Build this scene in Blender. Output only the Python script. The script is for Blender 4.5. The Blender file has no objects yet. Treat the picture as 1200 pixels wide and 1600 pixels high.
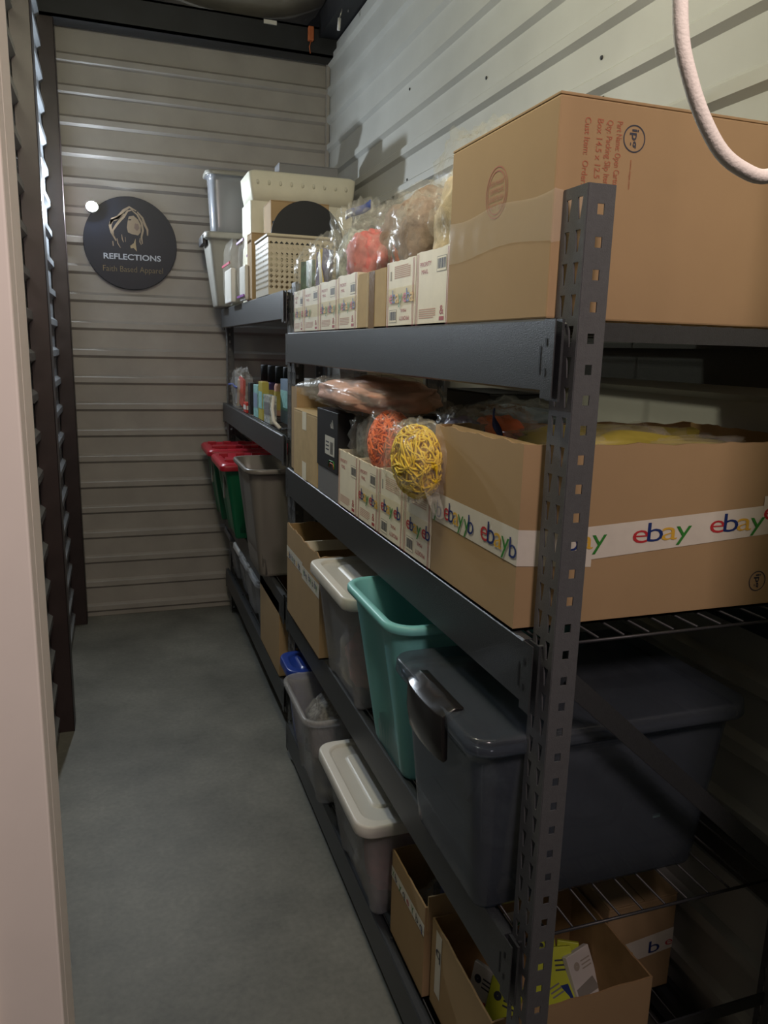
import bpy, math, random
from mathutils import Vector, Matrix, noise
random.seed(7)
D = bpy.data
S = bpy.context.scene
COL = S.collection
PI = math.pi

# ------------------------------------------------------------ camera, world, lamps
cam = D.cameras.new('camera'); co = D.objects.new('camera', cam); COL.objects.link(co); S.camera = co
YAW, PIT, ROL, F = 0.3339, 0.2084, 0.0262, 1198.2
fw = Vector((math.sin(YAW)*math.cos(PIT), math.cos(YAW)*math.cos(PIT), -math.sin(PIT)))
r0 = Vector((math.cos(YAW), -math.sin(YAW), 0)); u0 = r0.cross(fw)
rr = r0*math.cos(ROL)+u0*math.sin(ROL); uu = -r0*math.sin(ROL)+u0*math.cos(ROL)
m = Matrix((rr, uu, -fw)).transposed().to_4x4(); m.translation = Vector((-0.5751, -0.9413, 1.6108))
co.matrix_world = m
cam.sensor_fit = 'VERTICAL'; cam.sensor_height = 24; cam.lens = F/1600*24; cam.clip_start = .02

S.view_settings.view_transform = 'Standard'; S.view_settings.look = 'None'
S.view_settings.gamma = 1; S.view_settings.use_curve_mapping = False
S.view_settings.exposure = 0.78
w = D.worlds.new('world'); S.world = w; w.use_nodes = True
w.node_tree.nodes['Background'].inputs[0].default_value = (.86, .9, 1, 1)
w.node_tree.nodes['Background'].inputs[1].default_value = 0.012

def area(name, loc, target, size, power, color, sy=None):
    l = D.lights.new(name, 'AREA'); l.energy = power; l.color = color; l.size = size
    if sy: l.shape = 'RECTANGLE'; l.size_y = sy
    o = D.objects.new(name, l); COL.objects.link(o); o.location = loc
    o.rotation_euler = (Vector(target)-Vector(loc)).to_track_quat('-Z', 'Y').to_euler(); return o
pl = D.lights.new('aisle_lamp', 'POINT'); pl.energy = 26; pl.color = (1, .95, .70); pl.shadow_soft_size = .11
po = D.objects.new('aisle_lamp', pl); COL.objects.link(po); po.location = (-.58, .6, 3.0)
area('hallway_lamp', (-.28, -1.3, 2.5), (.0, 0, 1.6), .3, 8.5, (1, .80, .76))

# ------------------------------------------------------------ materials
MATS = {}
def mat(name, col, rough=.5, metal=0, spec=.5, noise_amt=0, scale=20, bump=0, bscale=80, emit=None, es=0, alpha=1,
        trans=0, stretch=None, coat=0):
    if name in MATS: return MATS[name]
    mt = D.materials.new(name); mt.use_nodes = True; nt = mt.node_tree; N = nt.nodes; L = nt.links
    b = N['Principled BSDF']
    b.inputs['Base Color'].default_value = (*col, 1); b.inputs['Roughness'].default_value = rough
    b.inputs['Metallic'].default_value = metal; b.inputs['Specular IOR Level'].default_value = spec
    if coat: b.inputs['Coat Weight'].default_value = coat; b.inputs['Coat Roughness'].default_value = .15
    if trans: b.inputs['Transmission Weight'].default_value = trans
    if emit: b.inputs['Emission Color'].default_value = (*emit, 1); b.inputs['Emission Strength'].default_value = es
    if noise_amt or bump:
        tc = N.new('ShaderNodeTexCoord'); mp = N.new('ShaderNodeMapping'); L.new(tc.outputs['Object'], mp.inputs[0])
        if stretch: mp.inputs['Scale'].default_value = stretch
    if noise_amt:
        nz = N.new('ShaderNodeTexNoise'); nz.inputs['Scale'].default_value = scale; nz.inputs['Detail'].default_value = 6
        L.new(mp.outputs[0], nz.inputs['Vector'])
        cr = N.new('ShaderNodeValToRGB'); e = cr.color_ramp.elements
        e[0].position = .3; e[1].position = .7
        e[0].color = (*[c*(1-noise_amt) for c in col], 1); e[1].color = (*[min(1, c*(1+noise_amt)) for c in col], 1)
        L.new(nz.outputs['Fac'], cr.inputs[0]); L.new(cr.outputs[0], b.inputs['Base Color'])
    if bump:
        n2 = N.new('ShaderNodeTexNoise'); n2.inputs['Scale'].default_value = bscale; L.new(mp.outputs[0], n2.inputs['Vector'])
        bp = N.new('ShaderNodeBump'); bp.inputs['Strength'].default_value = bump; bp.inputs['Distance'].default_value = .002
        L.new(n2.outputs['Fac'], bp.inputs['Height']); L.new(bp.outputs[0], b.inputs['Normal'])
    if alpha < 1:
        out = N['Material Output']; tr = N.new('ShaderNodeBsdfTransparent'); mx = N.new('ShaderNodeMixShader')
        tr.inputs[0].default_value = (*[min(1, .45+.55*c/max(col)) for c in col], 1)
        mx.inputs[0].default_value = alpha
        L.new(tr.outputs[0], mx.inputs[1]); L.new(b.outputs[0], mx.inputs[2]); L.new(mx.outputs[0], out.inputs[0])
    MATS[name] = mt; return mt

M = dict(
 wallb=mat('sheet_metal_back', (.35, .325, .30), .42, noise_amt=.10, scale=5, bump=.15, bscale=60),
 wallr=mat('sheet_metal_side', (.46, .46, .43), .38, noise_amt=.06, scale=4, bump=.12, bscale=50),
 walll=mat('sheet_metal_left', (.22, .235, .25), .22, spec=.8, noise_amt=.08, scale=5),
 stud=mat('maroon_stud', (.034, .021, .021), .42, noise_amt=.2, scale=9),
 beamk=mat('black_purlin', (.012, .013, .016), .5, noise_amt=.3, scale=8),
 ceil=mat('roof_liner', (.16, .15, .14), .7, noise_amt=.2, scale=6),
 insul=mat('insulation', (.34, .31, .26), .6, noise_amt=.15, scale=7, bump=.5, bscale=14),
 jamb=mat('white_jamb', (.93, .88, .79), .5, noise_amt=.03, scale=12),
 rack=mat('charcoal_rack', (.032, .035, .039), .40, spec=.6, noise_amt=.12, scale=160, bump=.25, bscale=500),
 post=mat('post_paint', (.098, .102, .108), .40, spec=.5, noise_amt=.07, scale=120, bump=.25, bscale=500),
 wire=mat('rack_wire', (.03, .031, .034), .4),
 card=mat('cardboard', (.40, .275, .15), .8, spec=.2, noise_amt=.03, scale=9),
 card2=mat('cardboard_light', (.52, .37, .19), .8, spec=.2, noise_amt=.07, scale=26),
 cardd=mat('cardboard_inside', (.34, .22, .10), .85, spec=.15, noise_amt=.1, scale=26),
 flute=mat('cardboard_edge', (.30, .19, .09), .9),
 white=mat('white_board', (.84, .76, .60), .6, noise_amt=.04, scale=30),
 red=mat('red_ink', (.42, .05, .05), .6), faded=mat('faded_red_ink', (.40, .13, .07), .7), pink=mat('pink_ink', (.62, .38, .28), .7),
 ink=mat('dark_ink', (.04, .045, .07), .6), greyink=mat('grey_ink', (.40, .36, .30), .7),
 lblue=mat('letter_blue', (.01, .03, .16), .5), lred=mat('letter_red', (.50, .03, .04), .5),
 lyel=mat('letter_yellow', (.70, .42, .05), .5), lgrn=mat('letter_green', (.03, .22, .03), .5),
 tape=mat('white_tape', (.70, .66, .58), .35, noise_amt=.04, scale=40),
 film=mat('clear_film', (.80, .79, .76), .24, spec=.7, alpha=.13, bump=1.0, bscale=55),
 ctape=mat('clear_tape', (.86, .83, .74), .12, spec=.9, alpha=.20, bump=.35, bscale=9),
 btape=mat('brown_tape', (.28, .18, .10), .15, spec=.8, bump=.5, bscale=60),
 black=mat('black_board', (.012, .012, .015), .45), blackf=mat('black_matte', (.006, .007, .010), .6),
 silver=mat('silver_board', (.20, .20, .21), .4),
 teal=mat('teal_plastic', (.19, .52, .52), .42, noise_amt=.04, scale=6),
 greyp=mat('grey_plastic', (.17, .155, .14), .33, noise_amt=.05, scale=6),
 greyl=mat('light_grey_plastic', (.27, .26, .23), .35), lid=mat('white_lid', (.66, .64, .60), .4, noise_amt=.03, scale=8),
 lidd=mat('dark_grey_lid', (.09, .095, .10), .35),
 frost=mat('frosted_plastic', (.52, .52, .53), .25, alpha=.36, noise_amt=.05, scale=5),
 clearc=mat('cloudy_canister', (.34, .35, .37), .2, spec=.8, alpha=.6), clear=mat('clear_plastic', (.72, .74, .78), .12, spec=.8, alpha=.28),
 smoke=mat('smoky_clear_plastic', (.085, .10, .12), .13, spec=.9, alpha=.5, noise_amt=.05, scale=4),
 green=mat('green_tote', (.008, .13, .06), .35), redl=mat('red_lid', (.38, .015, .03), .35),
 blue=mat('blue_plastic', (.015, .045, .28), .3),
 handle=mat('black_handle', (.015, .014, .014), .22),
 navy=mat('sign_face', (.008, .011, .022), .38, spec=.25), sgold=mat('sign_gold', (.30, .23, .13), .5),
 stan=mat('sign_tan', (.25, .19, .13), .5), swhite=mat('sign_white', (.42, .45, .52), .5), slet=mat('sign_script', (.17, .13, .06), .5),
 rope=mat('white_cord', (.92, .87, .78), .7, bump=.25, bscale=400),
 foam=mat('white_foam', (.70, .67, .55), .6, noise_amt=.04, scale=18, bump=.4, bscale=30),
 beige=mat('beige_plastic', (.50, .44, .33), .4),
 orange=mat('orange_yarn', (.90, .18, .03), .7), yellow=mat('yellow_yarn', (.88, .62, .03), .7),
 purple=mat('purple_fabric', (.06, .03, .13), .7, noise_amt=.3, scale=30), pinkf=mat('pink_fabric', (.56, .16, .15), .7, noise_amt=.3, scale=40),
 blush=mat('blush_fabric', (.56, .30, .22), .75, noise_amt=.2, scale=15), taupe=mat('taupe_fur', (.28, .20, .15), .85, noise_amt=.3, scale=40, bump=1, bscale=90),
 cream=mat('cream_fur', (.62, .50, .34), .85, noise_amt=.15, scale=30, bump=1, bscale=90), redf=mat('red_fabric', (.36, .03, .02), .7),
 greenc=mat('green_print', (.05, .14, .08), .4, noise_amt=.5, scale=60), bluez=mat('blue_zip', (.06, .09, .30), .35),
 glit=mat('clear_trinkets', (.45, .48, .46), .2, spec=.9, noise_amt=.5, scale=70), dkfab=mat('dark_fabric', (.05, .045, .05), .8, noise_amt=.5, scale=30),
 greyfab=mat('grey_mesh_fabric', (.16, .15, .14), .8, noise_amt=.6, scale=90), tealp=mat('aqua_print', (.25, .47, .45), .5, noise_amt=.3, scale=50),
 lime=mat('lime_print', (.50, .56, .04), .5), yellowp=mat('yellow_print', (.42, .35, .06), .5),
 palebl=mat('pale_blue_bag', (.22, .30, .42), .35, noise_amt=.2, scale=10), redp=mat('red_print', (.5, .04, .03), .3),
 gold=mat('gold_card', (.5, .40, .12), .4), zred=mat('red_zip', (.5, .04, .1), .4), zpur=mat('purple_zip', (.22, .03, .30), .4),
 foil=mat('blue_foil', (.10, .12, .42), .25, metal=.5), lampw=mat('lamp_glow', (1, 1, 1), emit=(.80, .90, 1), es=2300),
 rust=mat('orange_clip', (.45, .12, .04), .5), tagm=mat('green_tag', (.35, .55, .45), .4), steel=mat('steel', (.4, .38, .35), .3, metal=.8),
)

# concrete
def concrete():
    mt = D.materials.new('concrete_floor'); mt.use_nodes = True; N = mt.node_tree.nodes; L = mt.node_tree.links; b = N['Principled BSDF']
    tc = N.new('ShaderNodeTexCoord'); a = N.new('ShaderNodeTexNoise'); a.inputs['Scale'].default_value = 2.2; a.inputs['Detail'].default_value = 8
    a.inputs['Roughness'].default_value = .62
    c = N.new('ShaderNodeTexNoise'); c.inputs['Scale'].default_value = 60; c.inputs['Detail'].default_value = 3
    L.new(tc.outputs['Object'], a.inputs['Vector']); L.new(tc.outputs['Object'], c.inputs['Vector'])
    cr = N.new('ShaderNodeValToRGB'); e = cr.color_ramp.elements
    e[0].position = .32; e[0].color = (.10, .098, .082, 1); e[1].position = .70; e[1].color = (.205, .20, .17, 1)
    L.new(a.outputs['Fac'], cr.inputs[0])
    mx = N.new('ShaderNodeMixRGB'); mx.blend_type = 'OVERLAY'; mx.inputs[0].default_value = .25
    L.new(cr.outputs[0], mx.inputs[1]); L.new(c.outputs['Fac'], mx.inputs[2]); L.new(mx.outputs[0], b.inputs['Base Color'])
    b.inputs['Roughness'].default_value = .55
    bp = N.new('ShaderNodeBump'); bp.inputs['Strength'].default_value = .1; L.new(c.outputs['Fac'], bp.inputs['Height']); L.new(bp.outputs[0], b.inputs['Normal'])
    return mt
M['floor'] = concrete()

# ------------------------------------------------------------ mesh builder
def V(*a): return Vector(a)
class MB:
    def __init__(s): s.v = []; s.f = []; s.m = []; s.sm = []; s.mats = []
    def mi(s, mt):
        if mt not in s.mats: s.mats.append(mt)
        return s.mats.index(mt)
    def add(s, vs, fs, mt, smooth=False):
        o = len(s.v); s.v += [tuple(v) for v in vs]; k = s.mi(mt)
        for f in fs: s.f.append([i+o for i in f]); s.m.append(k); s.sm.append(smooth)
    def box(s, a, b, mt, M4=None):
        x0, y0, z0 = a; x1, y1, z1 = b
        vs = [V(x, y, z) for z in (z0, z1) for y in (y0, y1) for x in (x0, x1)]
        if M4: vs = [M4 @ v for v in vs]
        s.add(vs, [(0, 2, 3, 1), (4, 5, 7, 6), (0, 1, 5, 4), (2, 6, 7, 3), (0, 4, 6, 2), (1, 3, 7, 5)], mt)
    def quad(s, pts, mt): s.add(pts, [tuple(range(len(pts)))], mt)
    def loft(s, rings, mt, closed=True, cap0=False, cap1=False, smooth=True):
        n = len(rings[0]); vs = [p for r in rings for p in r]; fs = []
        for i in range(len(rings)-1):
            for j in range(n if closed else n-1):
                a = i*n+j; b = i*n+(j+1) % n; fs.append((a, b, b+n, a+n))
        if cap0: fs.append(tuple(reversed(range(n))))
        if cap1: fs.append(tuple(range((len(rings)-1)*n, len(rings)*n)))
        s.add(vs, fs, mt, smooth)
    def tube(s, pts, r, mt, n=8, cap=True):
        pts = [Vector(p) for p in pts]; rings = []
        ref = V(0, 0, 1)
        for i, p in enumerate(pts):
            d = (pts[min(i+1, len(pts)-1)]-pts[max(i-1, 0)]).normalized()
            a = d.cross(ref)
            if a.length < .1: a = d.cross(V(1, 0, 0))
            a.normalize(); b = d.cross(a); ref = b.cross(d) if False else ref
            rad = r[i] if isinstance(r, (list, tuple)) else r
            rings.append([p+a*math.cos(t)*rad+b*math.sin(t)*rad for t in [2*PI*k/n for k in range(n)]])
        s.loft(rings, mt, True, cap, cap)
    def build(s, name, parent=None, bevel=0, solid=0, loc=None):
        me = D.meshes.new(name); me.from_pydata(s.v, [], s.f)
        for mt in s.mats: me.materials.append(mt)
        me.polygons.foreach_set('material_index', s.m); me.polygons.foreach_set('use_smooth', s.sm); me.update()
        if me.validate(): print('INVALID', name)
        o = D.objects.new(name, me); COL.objects.link(o)
        if parent:
            o.parent = parent
            me.transform(Matrix.Translation(-world_loc(parent)))
        elif loc is not None:
            me.transform(Matrix.Translation(-Vector(loc))); o.location = loc
        if solid:
            q = o.modifiers.new('s', 'SOLIDIFY'); q.thickness = solid; q.offset = 0
        if bevel:
            q = o.modifiers.new('b', 'BEVEL'); q.width = bevel; q.segments = 2; q.limit_method = 'ANGLE'
        return o
def world_loc(o):
    l = Vector(o.location)
    while o.parent: o = o.parent; l = l+Vector(o.location)
    return l
def thing(name, label, cat, loc, group=None):
    o = D.objects.new(name, None); COL.objects.link(o); o.location = loc; o.empty_display_size = .05
    o['label'] = label; o['category'] = cat
    if group: o['group'] = group
    return o
def tag(o, label, cat, group=None):
    o['label'] = label; o['category'] = cat
    if group: o['group'] = group
    return o
def struct(o): o['kind'] = 'structure'; return o

# ------------------------------------------------------------ text
_gc = {}
def glyphs(txt, bold=0.0, spacing=1.0):
    k = (txt, bold, spacing)
    if k in _gc: return _gc[k]
    c = D.curves.new('t', 'FONT'); c.body = txt; c.size = 1; c.offset = bold; c.space_character = spacing; c.resolution_u = 3
    o = D.objects.new('t', c); COL.objects.link(o)
    bpy.context.view_layer.update(); oe = o.evaluated_get(bpy.context.evaluated_depsgraph_get())
    me = oe.to_mesh()
    vs = [V(*v.co) for v in me.vertices]; fs = [tuple(p.vertices) for p in me.polygons]
    oe.to_mesh_clear(); D.objects.remove(o); D.curves.remove(c); bpy.context.view_layer.update()
    xs = [v.x for v in vs]; _gc[k] = (vs, fs, min(xs), max(xs)); return _gc[k]
def text(mb, txt, o, u, v, width, mt, height=None, bold=0.0, lift=.0006, spacing=1.0):
    """o = left baseline corner; u,v unit vectors"""
    vs, fs, a, b = glyphs(txt, bold, spacing); sx = width/(b-a); sy = sx if height is None else height/.7
    n = u.cross(v); o = Vector(o)
    mb.add([o+u*((p.x-a)*sx)+v*(p.y*sy)+n*lift for p in vs], fs, mt)
    return sy
def four(mb, o, u, v, width, lift=.0008, squeeze=1.0, cut=4):
    """the four coloured letters of the shipping tape"""
    x = 0; ws = [.27, .27, .24, .26]; nn = u.cross(v); mts = [M['lred'], M['lblue'], M['lyel'], M['lgrn']]
    h = width*.30/ .52
    for i, ch in enumerate('ebay'[:cut]):
        text(mb, ch, Vector(o)+u*x*width, u, v, ws[i]*width, mts[i], height=h*.72/squeeze, bold=.012, lift=lift+i*.0002)
        x += ws[i]*.96*squeeze
UA, VA = V(0, -1, 0), V(0, 0, 1)      # a face that looks down the aisle (-X)
UN, VN = V(1, 0, 0), V(0, 0, 1)       # a face that looks to the door (-Y)
def patch(mb, o, u, v, w_, h_, mt, lift=.0004):
    n = u.cross(v); o = Vector(o)+n*lift
    mb.quad([o, o+u*w_, o+u*w_+v*h_, o+v*h_], mt)

# ------------------------------------------------------------ the room
XL, XR, YB, ZW = -.885, .65, 3.755, 3.2
def corr(name, p0, p1, nrm, mt, ztop, screws=()):
    """sheet with horizontal trapezoid ribs; p0,p1 ends in plan, nrm towards the room"""
    prof = [(0, 0)]; k = 0
    while True:
        z = .15*k+.025
        if z+.07 > ztop: break
        prof += [(0, z), (.018, z+.014), (.018, z+.042), (0, z+.056)]; k += 1
    prof.append((0, ztop)); mb = MB()
    p0, p1, nrm = Vector(p0), Vector(p1), Vector(nrm)
    for i in range(len(prof)-1):
        (a, z0), (b, z1) = prof[i], prof[i+1]
        mb.quad([p0+nrm*a+V(0, 0, z0), p1+nrm*a+V(0, 0, z0), p1+nrm*b+V(0, 0, z1), p0+nrm*b+V(0, 0, z1)], mt)
    for (t, z) in screws:
        c = p0.lerp(p1, t)+V(0, 0, z); d = (p1-p0).normalized()
        mb.loft([[c+d*math.cos(q)*r+V(0, 0, 1)*math.sin(q)*r+nrm*h for q in [k*PI/3 for k in range(6)]] for r, h in ((.006, .001), (.005, .004), (.0001, .0045))], M['beamk'])
    return struct(mb.build(name))
corr('wall_back', (XL, YB, 0), (XR+.03, YB, 0), (0, -1, 0), M['wallb'], ZW)
corr('wall_right', (XR, YB, 0), (XR, -.3, 0), (-1, 0, 0), M['wallr'], 3.27,
     [(.69, 2.367), (.695, 2.265), (.335, 2.695), (.335, 2.335), (.9, 2.4), (.52, 2.52)])
corr('wall_left', (XL, -.3, 0), (XL, YB, 0), (1, 0, 0), M['walll'], 3.3)
mb = MB(); mb.box((-3, -4, -.05), (3, YB+.1, 0), M['floor']); struct(mb.build('floor'))
mb = MB(); mb.box((-1.2, -.3, 3.62), (1.0, YB+.9, 3.66), M['ceil'])
struct(mb.build('ceiling'))
mb = MB()                                        # white doorway jamb with its folded edge
mb.box((-1.6, -.33, 0), (-.643, -.30, 3.2), M['jamb']); mb.box((-.655, -.30, 0), (-.643, -.24, 3.2), M['jamb'])
mb.box((-.70, -.336, 0), (-.694, -.33, 3.2), M['jamb'])
struct(mb.build('wall_front_left', bevel=.002))
mb = MB(); mb.box((.235, -.33, 0), (1.6, -.30, 3.2), M['jamb']); struct(mb.build('wall_front_right'))
mb = MB(); mb.box((-.70, -.33, 2.55), (.64, -.30, 3.3), M['jamb']); struct(mb.build('wall_front_header'))
mb = MB(); mb.box((-3, -3.2, 0), (3, -3.15, 3), M['walll']); struct(mb.build('wall_hallway'))
def stud(name, x0, x1, y0, y1, z1):
    mb = MB(); mb.box((x0, y0, 0), (x1, y0+.004, z1), M['stud']); mb.box((x1-.004, y0, 0), (x1, y1, z1), M['stud'])
    mb.box((x0, y1-.004, 0), (x1, y1, z1), M['stud'])
    struct(mb.build(name, bevel=.0015))
stud('trim_1', XL+.002, -.812, 2.29, 2.39, 3.3)
stud('trim_2', XL+.002, -.805, 3.62, 3.73, 3.3)
mb = MB(); mb.box((XR-.022, YB-.03, 0), (XR-.004, YB-.004, 3.2), M['wallb']); struct(mb.build('trim_3'))
mb = MB(); mb.box((-1.1, 3.60, 3.19), (XR+.1, 3.615, 3.33), M['beamk']); mb.box((-1.1, 3.60, 3.19), (XR+.1, 3.72, 3.2), M['beamk'])
mb.box((-1.1, 3.60, 3.32), (XR+.1, 3.72, 3.33), M['beamk']); struct(mb.build('trim_4'))
mb = MB(); mb.box((XR-.10, .9, 3.28), (XR+.02, 3.6, 3.4), M['beamk']); struct(mb.build('trim_5'))
mb = MB(); mb.box((-.9, 2.6, 3.36), (XR, 2.68, 3.5), M['beamk'], ); struct(mb.build('trim_6'))
mb = MB(); n = 40                                # sagging roof insulation
rings = []
for i in range(n+1):
    x = -1.0+1.6*i/n; sag = .19*max(0, 1-((x-.10)/.55)**2)**.6 if abs(x-.10) < .55 else 0
    rings.append([V(x, 3.35+.9*j/10, 3.56-sag*math.sin(PI*j/10)**.5-.02*noise.noise(V(x*5, j*.6, 0))) for j in range(11)])
mb.loft(rings, M['insul'], closed=False); struct(mb.build('ceiling_insulation'))
# small fittings on the purlin
o = MB(); o.box((.245, 3.594, 3.305), (.315, 3.6, 3.325), M['lid']); tag(o.build('paper_label'), 'small white paper label stuck on the black purlin above back wall', 'label')
t = thing('pipe_clip', 'orange clip on the black purlin near the top right corner', 'clip', (.50, 3.59, 3.22))
mb = MB(); mb.box((.485, 3.57, 3.25), (.515, 3.598, 3.32), M['rust']); mb.build('clip_body', t, bevel=.004)
mb = MB(); mb.tube([(.50, 3.58, 3.25), (.492, 3.58, 3.22), (.50, 3.59, 3.19)], .003, M['rust']); mb.build('clip_hook', t)
t = thing('hanging_wire', 'thin pale wire with white end sleeve hanging near right wall top', 'wire', (.56, 3.3, 3.2))
mb = MB(); mb.tube([(.575, 3.2, 3.32), (.567, 3.2, 3.27), (.556, 3.2, 3.235)], .003, M['steel'], 6)
mb.tube([(.575, 3.2, 3.32), (.59, 3.2, 3.30), (.605, 3.2, 3.31), (.60, 3.2, 3.27)], .003, M['steel'], 6); mb.build('wire', t)
mb = MB(); mb.tube([(.556, 3.2, 3.235), (.552, 3.2, 3.18)], .008, M['lid'], 8); mb.build('end_sleeve', t)

# ------------------------------------------------------------ pull cord of the roll-up door
pts = []
ctl = [(-.215, 2.45), (-.213, 2.2), (-.208, 1.98), (-.200, 1.85), (-.184, 1.80), (-.156, 1.762), (-.128, 1.7475), (-.104, 1.7465), (-.075, 1.765), (-.045, 1.82), (-.03, 1.95), (-.03, 2.2), (-.03, 2.45)]
for i in range(len(ctl)-1):
    p0 = ctl[max(i-1, 0)]; p1 = ctl[i]; p2 = ctl[i+1]; p3 = ctl[min(i+2, len(ctl)-1)]
    for k in range(6):
        t_ = k/6
        q = [.5*(2*p1[j]+(p2[j]-p0[j])*t_+(2*p0[j]-5*p1[j]+4*p2[j]-p3[j])*t_**2+(3*p1[j]-p0[j]-3*p2[j]+p3[j])*t_**3) for j in (0, 1)]
        pts.append((q[0], -.45, q[1]))
mb = MB(); mb.tube(pts, .0054, M['rope'], 12); tag(mb.build('pull_cord'), 'white cord hanging in a loop at the upper right, in front of everything', 'cord')

# ------------------------------------------------------------ round sign and lamp
SC = V(-.477, 3.722, 2.147); SR = .245
sg = thing('round_sign', 'round black sign with portrait and REFLECTIONS lettering on the back wall', 'sign', SC)
mb = MB(); circ = lambda r, y: [SC+V(math.cos(a)*r, y, math.sin(a)*r) for a in [2*PI*k/72 for k in range(72)]]
mb.loft([circ(SR-.002, .006), circ(SR, .004), circ(SR, -.004), circ(SR-.002, -.006)], M['navy'], cap0=True, cap1=True, smooth=False)
mb.build('sign_board', sg)
kk = SR/487
def sp(x, y): return SC+V((x-620)*kk, -.0064, -(y-605)*kk)
def stroke(mb, pts, wd, mt, dy=0):
    P = [Vector((x, y)) for x, y in pts]; L_ = []; R_ = []; n = len(P)
    for i, p in enumerate(P):
        d = (P[min(i+1, n-1)]-P[max(i-1, 0)]).normalized(); q = Vector((-d.y, d.x))
        w2 = wd*(.15+.85*math.sin(PI*(i+.6)/(n+.2)))
        L_.append(sp(*(p+q*w2))+V(0, dy, 0)); R_.append(sp(*(p-q*w2))+V(0, dy, 0))
    for i in range(n-1): mb.quad([L_[i], R_[i], R_[i+1], L_[i+1]], mt)
mb = MB()
mb.quad([sp(x, y) for x, y in [(610, 325), (596, 380), (586, 440), (596, 490), (640, 506), (700, 515), (728, 480), (733, 410), (706, 350), (660, 312)]], M['stan'])
mb.quad([sp(x, y)+V(0, -.0003, 0) for x, y in [(672, 392), (662, 440), (690, 470), (716, 440), (706, 396)]], mat('sign_shade', (.16, .11, .09), .5))
mb.quad([sp(x, y)+V(0, -.0003, 0) for x, y in [(606, 352), (604, 366), (634, 362), (636, 350)]], M['navy'])
mb.quad([sp(x, y) for x, y in [(672, 548), (652, 598), (614, 628), (618, 655), (650, 650), (682, 684), (672, 610)]], M['sgold'])
for pts_, wd in [([(690, 262), (620, 228), (560, 268), (500, 340), (440, 365), (414, 430), (425, 500), (470, 585)], 17),
                 ([(660, 250), (600, 270), (560, 330), (520, 370), (480, 420), (440, 480), (445, 540)], 13),
                 ([(700, 270), (752, 330), (776, 400), (800, 450), (800, 510)], 13),
                 ([(650, 262), (700, 300), (742, 380), (752, 460), (735, 530), (742, 600)], 12),
                 ([(560, 300), (480, 360), (430, 380), (418, 420)], 14), ([(480, 560), (486, 610), (512, 655)], 5),
                 ([(435, 590), (438, 640)], 6), ([(530, 515), (534, 560), (545, 595)], 5), ([(565, 540), (568, 590)], 3), ([(720, 540), (716, 580), (730, 610)], 6)]:
    stroke(mb, pts_, wd, M['stan'])
mb.build('portrait', sg)
mb = MB(); text(mb, 'REFLECTIONS', sp(333, 775), UN, VN, 600*kk, M['swhite'], height=58*kk, bold=.02); mb.build('title_lettering', sg); mb = MB(); text(mb, 'Faith Based Apparel', sp(322, 905), UN, VN, 628*kk, M['slet'], height=62*kk, bold=-.01)
mb.build('tagline_lettering', sg)
lp = thing('puck_light', 'small glowing white lamp at the upper left edge of round sign', 'lamp', (-.668, 3.70, 2.322))
mb = MB(); LC = V(-.668, 3.70, 2.322)
def ell(c, a, b, y, n=24): return [c+V(math.cos(t)*a, y, math.sin(t)*b) for t in [2*PI*k/n for k in range(n)]]
mb.loft([ell(LC, .034, .030, .052), ell(LC, .036, .032, .03), ell(LC, .034, .030, 0)], M['greyl'], cap0=True, cap1=True); mb.build('housing', lp)
mb = MB(); mb.loft([ell(LC, .029, .025, -.0005), ell(LC, .026, .022, -.003), ell(LC, .004, .003, -.004)], M['lampw'], cap0=True, cap1=True); mb.build('lens', lp)

# ------------------------------------------------------------ racks
def slotted(mb, o, u, length_u, zt, pitch, z0, cols, mt, hole):
    """upright flange with real slots; cols = centre offsets along u; hole = list of (du,dz) 4 points"""
    hw = max(abs(a) for a, b in hole); us = [0]
    for c in cols: us += [c-hw-.0015, c+hw+.0015]
    us.append(length_u); o = Vector(o); up = V(0, 0, 1)
    zs = []; z = z0
    while z < zt-.02:
        zs.append(z); z += pitch
    def P(a, b): return o+u*a+up*b
    hb = min(b for a, b in hole)-.002; ht = max(b for a, b in hole)+.002
    for i in range(len(us)-1):
        a, b = us[i], us[i+1]
        if b-a < 1e-5: continue
        if i % 2 == 0: mb.quad([P(a, 0), P(b, 0), P(b, zt), P(a, zt)], mt); continue
        c = (a+b)/2; prev = 0
        for z in zs:
            lo, hi = z+hb, z+ht
            mb.quad([P(a, prev), P(b, prev), P(b, lo), P(a, lo)], mt)
            C4 = [P(a, lo), P(b, lo), P(b, hi), P(a, hi)]; H4 = [P(c+q[0], z+q[1]) for q in hole]
            for k in range(4): mb.quad([C4[k], C4[(k+1) % 4], H4[(k+1) % 4], H4[k]], mt)
            prev = hi
        mb.quad([P(a, prev), P(b, prev), P(b, zt), P(a, zt)], mt)
SQ = [(-.0055, -.007), (.0055, -.007), (.0055, .007), (-.0055, .007)]
KEY = [(-.0022, -.016), (.0022, -.016), (.0065, .013), (-.0065, .013)]
def upright(rk, xc, yc, sx, sy, zt):
    """L-section post with corner at xc,yc; flanges run sx in X and sy in Y"""
    mb = MB()
    slotted(mb, (xc, yc, 0), V(sx, 0, 0), .042, zt, .0425, .018, [.021], M['rack'], SQ)
    slotted(mb, (xc, yc, 0), V(0, sy, 0), .060, zt, .0425, .022, [.016, .044], M['rack'], KEY)
    mb.quad([(xc+sx*.042, yc, 0), (xc+sx*.042, yc, zt), (xc+sx*.042, yc+sy*.010, zt), (xc+sx*.042, yc+sy*.010, 0)], M['rack'])
    mb.mats = [M['post']]; return mb.build('post', rk, solid=.0022)
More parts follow.
